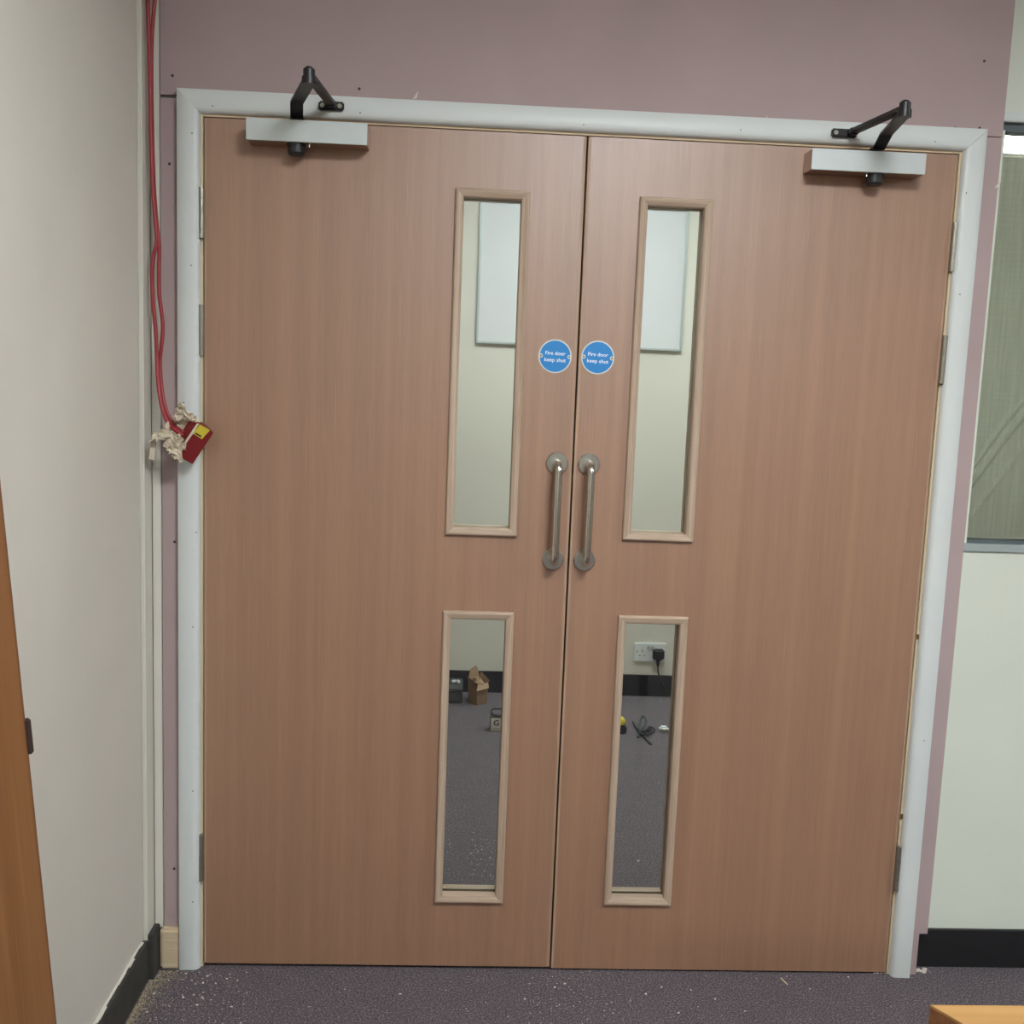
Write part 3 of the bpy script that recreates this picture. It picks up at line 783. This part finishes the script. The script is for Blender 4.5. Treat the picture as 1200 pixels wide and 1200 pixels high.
# double socket
s0 = at(744, 753.5, y=FW - 0.01); s1 = at(783, 777.5, y=FW - 0.01)
sx0, sz1 = s0.x, s0.z; sx1, sz0 = sx0 + 0.147, sz1 - 0.088
so = tag(empty('wall_socket', ((sx0 + sx1) / 2, FW, sz0)), 'white double power socket above the black skirting in far room', 'socket')
fp = box('faceplate', (sx0, sx1, FW - 0.010, FW, sz0, sz1), 'socket', so, bevel=0.002)
for k, cxs in enumerate((sx0 + 0.037, sx1 - 0.037)):
    zc = (sz0 + sz1) / 2 - 0.006
    for (dx, dz, w_, h_) in ((0, 0.013, 0.004, 0.008), (-0.011, -0.009, 0.0065, 0.004), (0.011, -0.009, 0.0065, 0.004)):
        box('socket_slot', (cxs + dx - w_ / 2, cxs + dx + w_ / 2, FW - 0.0104, FW - 0.0101, zc + dz - h_ / 2, zc + dz + h_ / 2), 'rubber', fp)
    rx = (sx0 + sx1) / 2 + (-0.009 if k == 0 else 0.009)
    box('rocker_switch', (rx - 0.006, rx + 0.006, FW - 0.014, FW - 0.0101, sz1 - 0.030, sz1 - 0.010), 'alu', fp, bevel=0.001)
for x in (sx0 + 0.012, sx1 - 0.012):
    bm = B(); cyl(bm, (x, FW - 0.0101, (sz0 + sz1) / 2 + 0.005), (x, FW - 0.0106, (sz0 + sz1) / 2 + 0.005), 0.003, n=10); link('screw', bm, 'screw', fp)
# plug with its lead
px_ = sx1 - 0.037; pz = (sz0 + sz1) / 2 - 0.004
pl = tag(empty('power_plug', (px_, FW - 0.0105, pz)), 'black three-pin plug in the wall socket with hanging lead', 'plug')
bm = B(); bx(bm, px_ - 0.026, px_ + 0.026, FW - 0.045, FW - 0.0108, pz - 0.024, pz + 0.026); link('plug_body', bm, 'rubber', pl, bevel=0.007, segs=3)
bm = B(); cyl(bm, (px_, FW - 0.03, pz - 0.055), (px_, FW - 0.028, pz - 0.022), 0.0055, 0.011, n=14); link('strain_relief', bm, 'rubber', pl, smooth=True)
bm = B(); tube(bm, [(px_, FW - 0.03, pz - 0.05), (px_ + 0.004, FW - 0.031, pz - 0.085), (px_ + 0.022, FW - 0.032, pz - 0.13), (px_ + 0.06, FW - 0.035, pz - 0.185), (px_ + 0.10, FW - 0.05, 0.004), (px_ + 0.2, FW - 0.1, 0.004)], 0.0035, 10, 6); link('lead', bm, 'rubber', pl, smooth='all')

# brown paper bag / opened carton
bgc = at(561, 828, z=0)
bx_, by_ = bgc.x - 0.005, bgc.y + 0.055
bag = tag(empty('paper_bag', (bx_, by_, 0)), 'crumpled open brown paper bag standing by the dark case', 'paper bag')
def quad(name, pts, off, mat, par):
    bm = B(); prism(bm, [Vector(p) for p in pts], off); return link(name, bm, mat, par)
rot = Matrix.Rotation(math.radians(38), 3, 'Z')
def W(x, y, z): 
    v = rot @ Vector((x, y, 0)); return Vector((bx_ + v.x, by_ + v.y, z))
hw, hd, hh = 0.029, 0.033, 0.098
bm = B()
lo = [W(-hw, -hd, 0), W(hw, -hd, 0), W(hw, hd, 0), W(-hw, hd, 0)]
mi = [W(-hw * 1.05, -hd * 0.97, hh * .55), W(hw * 0.96, -hd * 1.04, hh * .5), W(hw * 1.03, hd, hh * .55), W(-hw, hd * 1.03, hh * .5)]
hi = [W(-hw * 1.1, -hd * 1.1, hh), W(hw * 1.05, -hd, hh * 0.98), W(hw * 1.1, hd * 1.05, hh * 1.12), W(-hw, hd * 1.1, hh * 1.05)]
Ls = [[bm.verts.new(p) for p in L] for L in (lo, mi, hi)]
for A, C in zip(Ls, Ls[1:]):
    for k in range(4): bm.faces.new((A[k], A[(k + 1) % 4], C[(k + 1) % 4], C[k]))
bm.faces.new(Ls[0][::-1])
bg = link('bag_body', bm, 'card', bag); sm = bg.modifiers.new('paper', 'SOLIDIFY'); sm.thickness = 0.0012
quad('bag_flap', [hi[0], hi[1], hi[1] + Vector((0.004, -0.016, -0.020)), hi[0] + Vector((-0.004, -0.018, -0.026))], (0, -0.001, 0.001), 'card_in', bag)
quad('bag_flap', [hi[0], hi[3], hi[3] + Vector((-0.006, -0.010, 0.016)), hi[0] + Vector((-0.006, -0.012, 0.008))], (0, 0, 0.001), 'card_in', bag)
quad('bag_flap', [hi[2], hi[3], hi[3] + Vector((0.008, 0.006, 0.046)), hi[2].lerp(hi[3], 0.35) + Vector((0.002, 0.006, 0.054)), hi[2] + Vector((-0.004, 0.006, 0.030))], (0, 0.001, 0), 'card_in', bag)
quad('bag_flap', [hi[1], hi[2], hi[2] + Vector((0.008, 0.002, 0.022)), hi[1] + Vector((0.006, -0.006, 0.012))], (0, 0, 0.001), 'card', bag)
bm = B(); crumple(bm, [W(0, 0, hh * 0.93), W(-0.01, -0.02, hh * 0.95), W(0.012, 0.02, hh)], [0.019, 0.018, 0.018], 4.2, 0.6); link('crumpled_paper', bm, 'card_in', bag)

# low dark case along the skirting
case = tag(empty('dark_case', (-0.33, 2.16, 0)), 'low dark grey case lying against the far skirting', 'case')
cb = box('case_body', (-0.62, -0.228, 2.085, 2.255, 0.0, 0.055), 'green_black', case, bevel=0.004)
box('case_lid', (-0.62, -0.228, 2.083, 2.257, 0.0555, 0.068), 'green_black', case, bevel=0.003)
pw = at(534, 799, z=0.075)
bm = B(); crumple(bm, [(pw.x - 0.008, pw.y, 0.0755), (pw.x + 0.012, pw.y + 0.004, 0.0745)], [0.011, 0.010], 8.1, 0.3, 2)
for v in bm.verts: v.co.z = max(v.co.z, 0.0682)
tag(link('crumpled_tissue', bm, 'socket'), 'small crumpled white tissue lying on the dark case', 'tissue')

# pale product box with black coiled lead on top
tn = at(580, 857, z=0)
tx0, tx1, ty0, tz = at(574, 857, z=0).x, at(574, 857, z=0).x + 0.062, tn.y, 0.058
pb = tag(empty('product_box', ((tx0 + tx1) / 2, ty0 + 0.025, 0)), 'small pale box with dark round logo standing on far carpet', 'box')
box('carton', (tx0, tx1, ty0, ty0 + 0.05, 0, tz), 'rubber', pb, bevel=0.001)
fl = box('front_label', (tx0 + 0.003, tx1 - 0.002, ty0 - 0.0008, ty0 - 0.0001, 0.003, tz - 0.001), 'label', pb)
text_mesh('logo', 'G', 0.034, (tx0 + 0.026, ty0 - 0.0012, tz * 0.60), 'rubber', fl, 0.0006)
box('label_print', (tx0 + 0.010, tx0 + 0.048, ty0 - 0.0012, ty0 - 0.0009, 0.010, 0.0125), 'screw', fl)
coil = []
for k in range(40):
    t = k / 39 * 5 * math.pi
    coil.append((tx0 + 0.033 + 0.029 * math.cos(t), ty0 + 0.024 + 0.012 * math.sin(t * 1.0) + 0.002 * math.sin(3 * t), tz + 0.006 + 0.012 * (1 + math.sin(t)) + 0.0025 * math.cos(2 * t)))
cable(coil, 0.0035, 'rubber', 'black coiled lead resting on the pale product box', None, 'lead', 'coiled_lead')

# tangle of dark leads on the far carpet
tc = at(757, 857, z=0)
def fl_(u, v, z=0.004): return at(u, v, z=z)
cable([fl_(742, 846), fl_(746, 854), fl_(752, 861), fl_(758, 867), fl_(763, 872)], 0.0042, 'rubber', 'straight black lead lying on the far carpet by the tangle', None, 'lead', 'black_lead')
cable([fl_(748, 856, .006), fl_(750, 846, .03), fl_(753, 839, .05), fl_(757, 843, .04), fl_(756, 850, .02), fl_(750, 857, .008), fl_(748, 864, .005)], 0.0042, 'teal', 'dark teal looped lead standing on the far carpet', None, 'lead', 'looped_lead')
lp_ = [fl_(754 + 0.4 * k, 862 - 0.25 * k + 0.0, .005) + Vector((0.018 * math.cos(k * 0.9), 0.020 * math.sin(k * 0.9), 0.003 + 0.0025 * (k % 4))) for k in range(26)]
cable(lp_, 0.0032, 'rubber', 'tangled black charger lead beside the white plug on far carpet', None, 'lead', 'tangled_lead')
wp = at(778, 857, z=0)
adp = tag(empty('white_adapter', (wp.x, wp.y, 0)), 'small white adapter plug lying on the far carpet', 'adapter')
bm = B(); bx(bm, wp.x - 0.020, wp.x + 0.016, wp.y - 0.016, wp.y + 0.016, 0, 0.022); link('adapter_body', bm, 'socket', adp, bevel=0.007, segs=3)
for (dx, dz) in ((-0.010, 0.014), (0.006, 0.014), (-0.002, 0.007)):
    box('pin', (wp.x + dx - 0.002, wp.x + dx + 0.002, wp.y - 0.026, wp.y - 0.015, dz - 0.0015, dz + 0.0015), 'brass', adp)
box('adapter_tab', (wp.x + 0.0155, wp.x + 0.028, wp.y - 0.006, wp.y + 0.006, 0.001, 0.012), 'socket', adp, bevel=0.002)
# yellow and black hand tool cut off by the glazing bead
yt = at(728, 858, z=0)
tl = tag(empty('yellow_tool', (yt.x, yt.y, 0)), 'yellow and black power tool standing on the far carpet', 'tool')
bm = B(); bx(bm, yt.x - 0.07, yt.x + 0.018, yt.y - 0.03, yt.y + 0.04, 0.0, 0.036); link('battery_base', bm, 'rubber', tl, bevel=0.006)
bm = B(); bx(bm, yt.x - 0.065, yt.x + 0.012, yt.y - 0.024, yt.y + 0.03, 0.0365, 0.060); link('battery_clip', bm, 'yellow', tl, bevel=0.005)
bm = B(); cyl(bm, (yt.x - 0.03, yt.y, 0.060), (yt.x - 0.036, yt.y, 0.13), 0.016, 0.017, n=16); link('grip', bm, 'rubber', tl, smooth=True)
bm = B(); bx(bm, yt.x - 0.12, yt.x - 0.012, yt.y - 0.02, yt.y + 0.022, 0.128, 0.17); link('motor_housing', bm, 'yellow', tl, bevel=0.008)

# ------------------------------------------------------------------ crumbs and dust on the carpet
def crumbs(name, spots, mat, label, cat):
    bm = B()
    for (x, y, r) in spots:
        n = random.choice((4, 5)); ph = random.random() * 6; el = random.uniform(0.5, 1.0)
        base = [Vector((x + r * math.cos(ph + 2 * math.pi * k / n) * random.uniform(.7, 1.2), y + el * r * math.sin(ph + 2 * math.pi * k / n) * random.uniform(.7, 1.2), 0.0004)) for k in range(n)]
        top = Vector((x, y, r * random.uniform(0.5, 1.1)))
        bv = [bm.verts.new(p) for p in base]; tv = bm.verts.new(top)
        for k in range(n): bm.faces.new((bv[k], bv[(k + 1) % n], tv))
        bm.faces.new(bv[::-1])
    o = link(name, bm, mat); return tag(o, label, cat, kind='stuff')
sp_ = []
def scatter(n, u0, u1, v0, v1, r0, r1, dens=None):
    for _ in range(n):
        u = random.uniform(u0, u1); v = random.uniform(v0, v1); p = at(u, v, z=0)
        if p.x < -0.955 and p.y < 0.0: continue
        if dens and random.random() > dens(u, v): continue
        sp_.append((p.x, p.y, random.uniform(r0, r1) * random.choice((0.5, 0.6, 0.8, 1))))
scatter(130, 165, 290, 1138, 1200, 0.001, 0.0032)
scatter(60, 190, 420, 1136, 1200, 0.0008, 0.0024)
scatter(130, 620, 720, 1138, 1200, 0.0008, 0.0026)
scatter(70, 420, 1060, 1142, 1200, 0.0008, 0.0026)
for (u, v) in ((243, 1144), (218, 1141), (238, 1152), (227, 1166), (237, 1169), (231, 1178), (215, 1169), (163, 1177), (172, 1186), (469, 1165), (615, 1171), (757, 1165), (775, 1157), (795, 1187), (838, 1171), (873, 1185), (994, 1145), (662, 1153), (650, 1157)):
    p = at(u, v, z=0); sp_.append((p.x, p.y, 0.0034))
for _ in range(60):
    p = at(random.gauss(1078, 5), random.gauss(1137.5, 1.5), z=0)
    if p.y < 0.03: sp_.append((p.x, min(p.y, 0.028), random.uniform(0.001, 0.004)))
for _ in range(30):
    p = at(random.uniform(1022, 1044), 1140.5, z=0); sp_.append((p.x, p.y, random.uniform(0.001, 0.003)))
crumbs('plaster_crumbs', sp_, 'crumb', 'pale plaster crumbs scattered on the carpet before the doors', 'crumbs')
sp_ = []
for _ in range(3200):
    y = -0.004 - 0.42 * random.random() ** 1.15
    wd = random.expovariate(1 / (0.021 if y > -0.16 else 0.012))
    if wd > 0.09: continue
    x0_ = -0.9555 if y < -0.06 else -0.944
    if y > -0.02 and x0_ + wd < -0.89: continue
    sp_.append((x0_ + wd + 0.0015, y, random.uniform(0.0005, 0.0017)))
crumbs('sawdust', sp_, 'dust', 'pale yellow sawdust lying along the black skirting by the corner', 'sawdust')
sp_ = []
scatter(70, 550, 584, 983, 1032, 0.0012, 0.0038)
scatter(22, 520, 584, 970, 1035, 0.0012, 0.0036)
scatter(26, 715, 785, 880, 1035, 0.0008, 0.002)
scatter(14, 735, 785, 818, 830, 0.0015, 0.003)
sp_.append((*at(748, 1009, z=0)[:2], 0.006))
crumbs('plaster_crumbs_far', sp_, 'crumb', 'pale crumbs scattered on the carpet behind the doors', 'crumbs')
p0, p1 = at(915, 1146, z=0.002), at(923, 1154, z=0.002)
bm = B(); bar(bm, [p0, p0.lerp(p1, 0.5), p1], 0.0025, 0.002)
tag(link('wood_splinter', bm, 'pine_x'), 'thin wood splinter lying on the carpet before the doors', 'splinter')
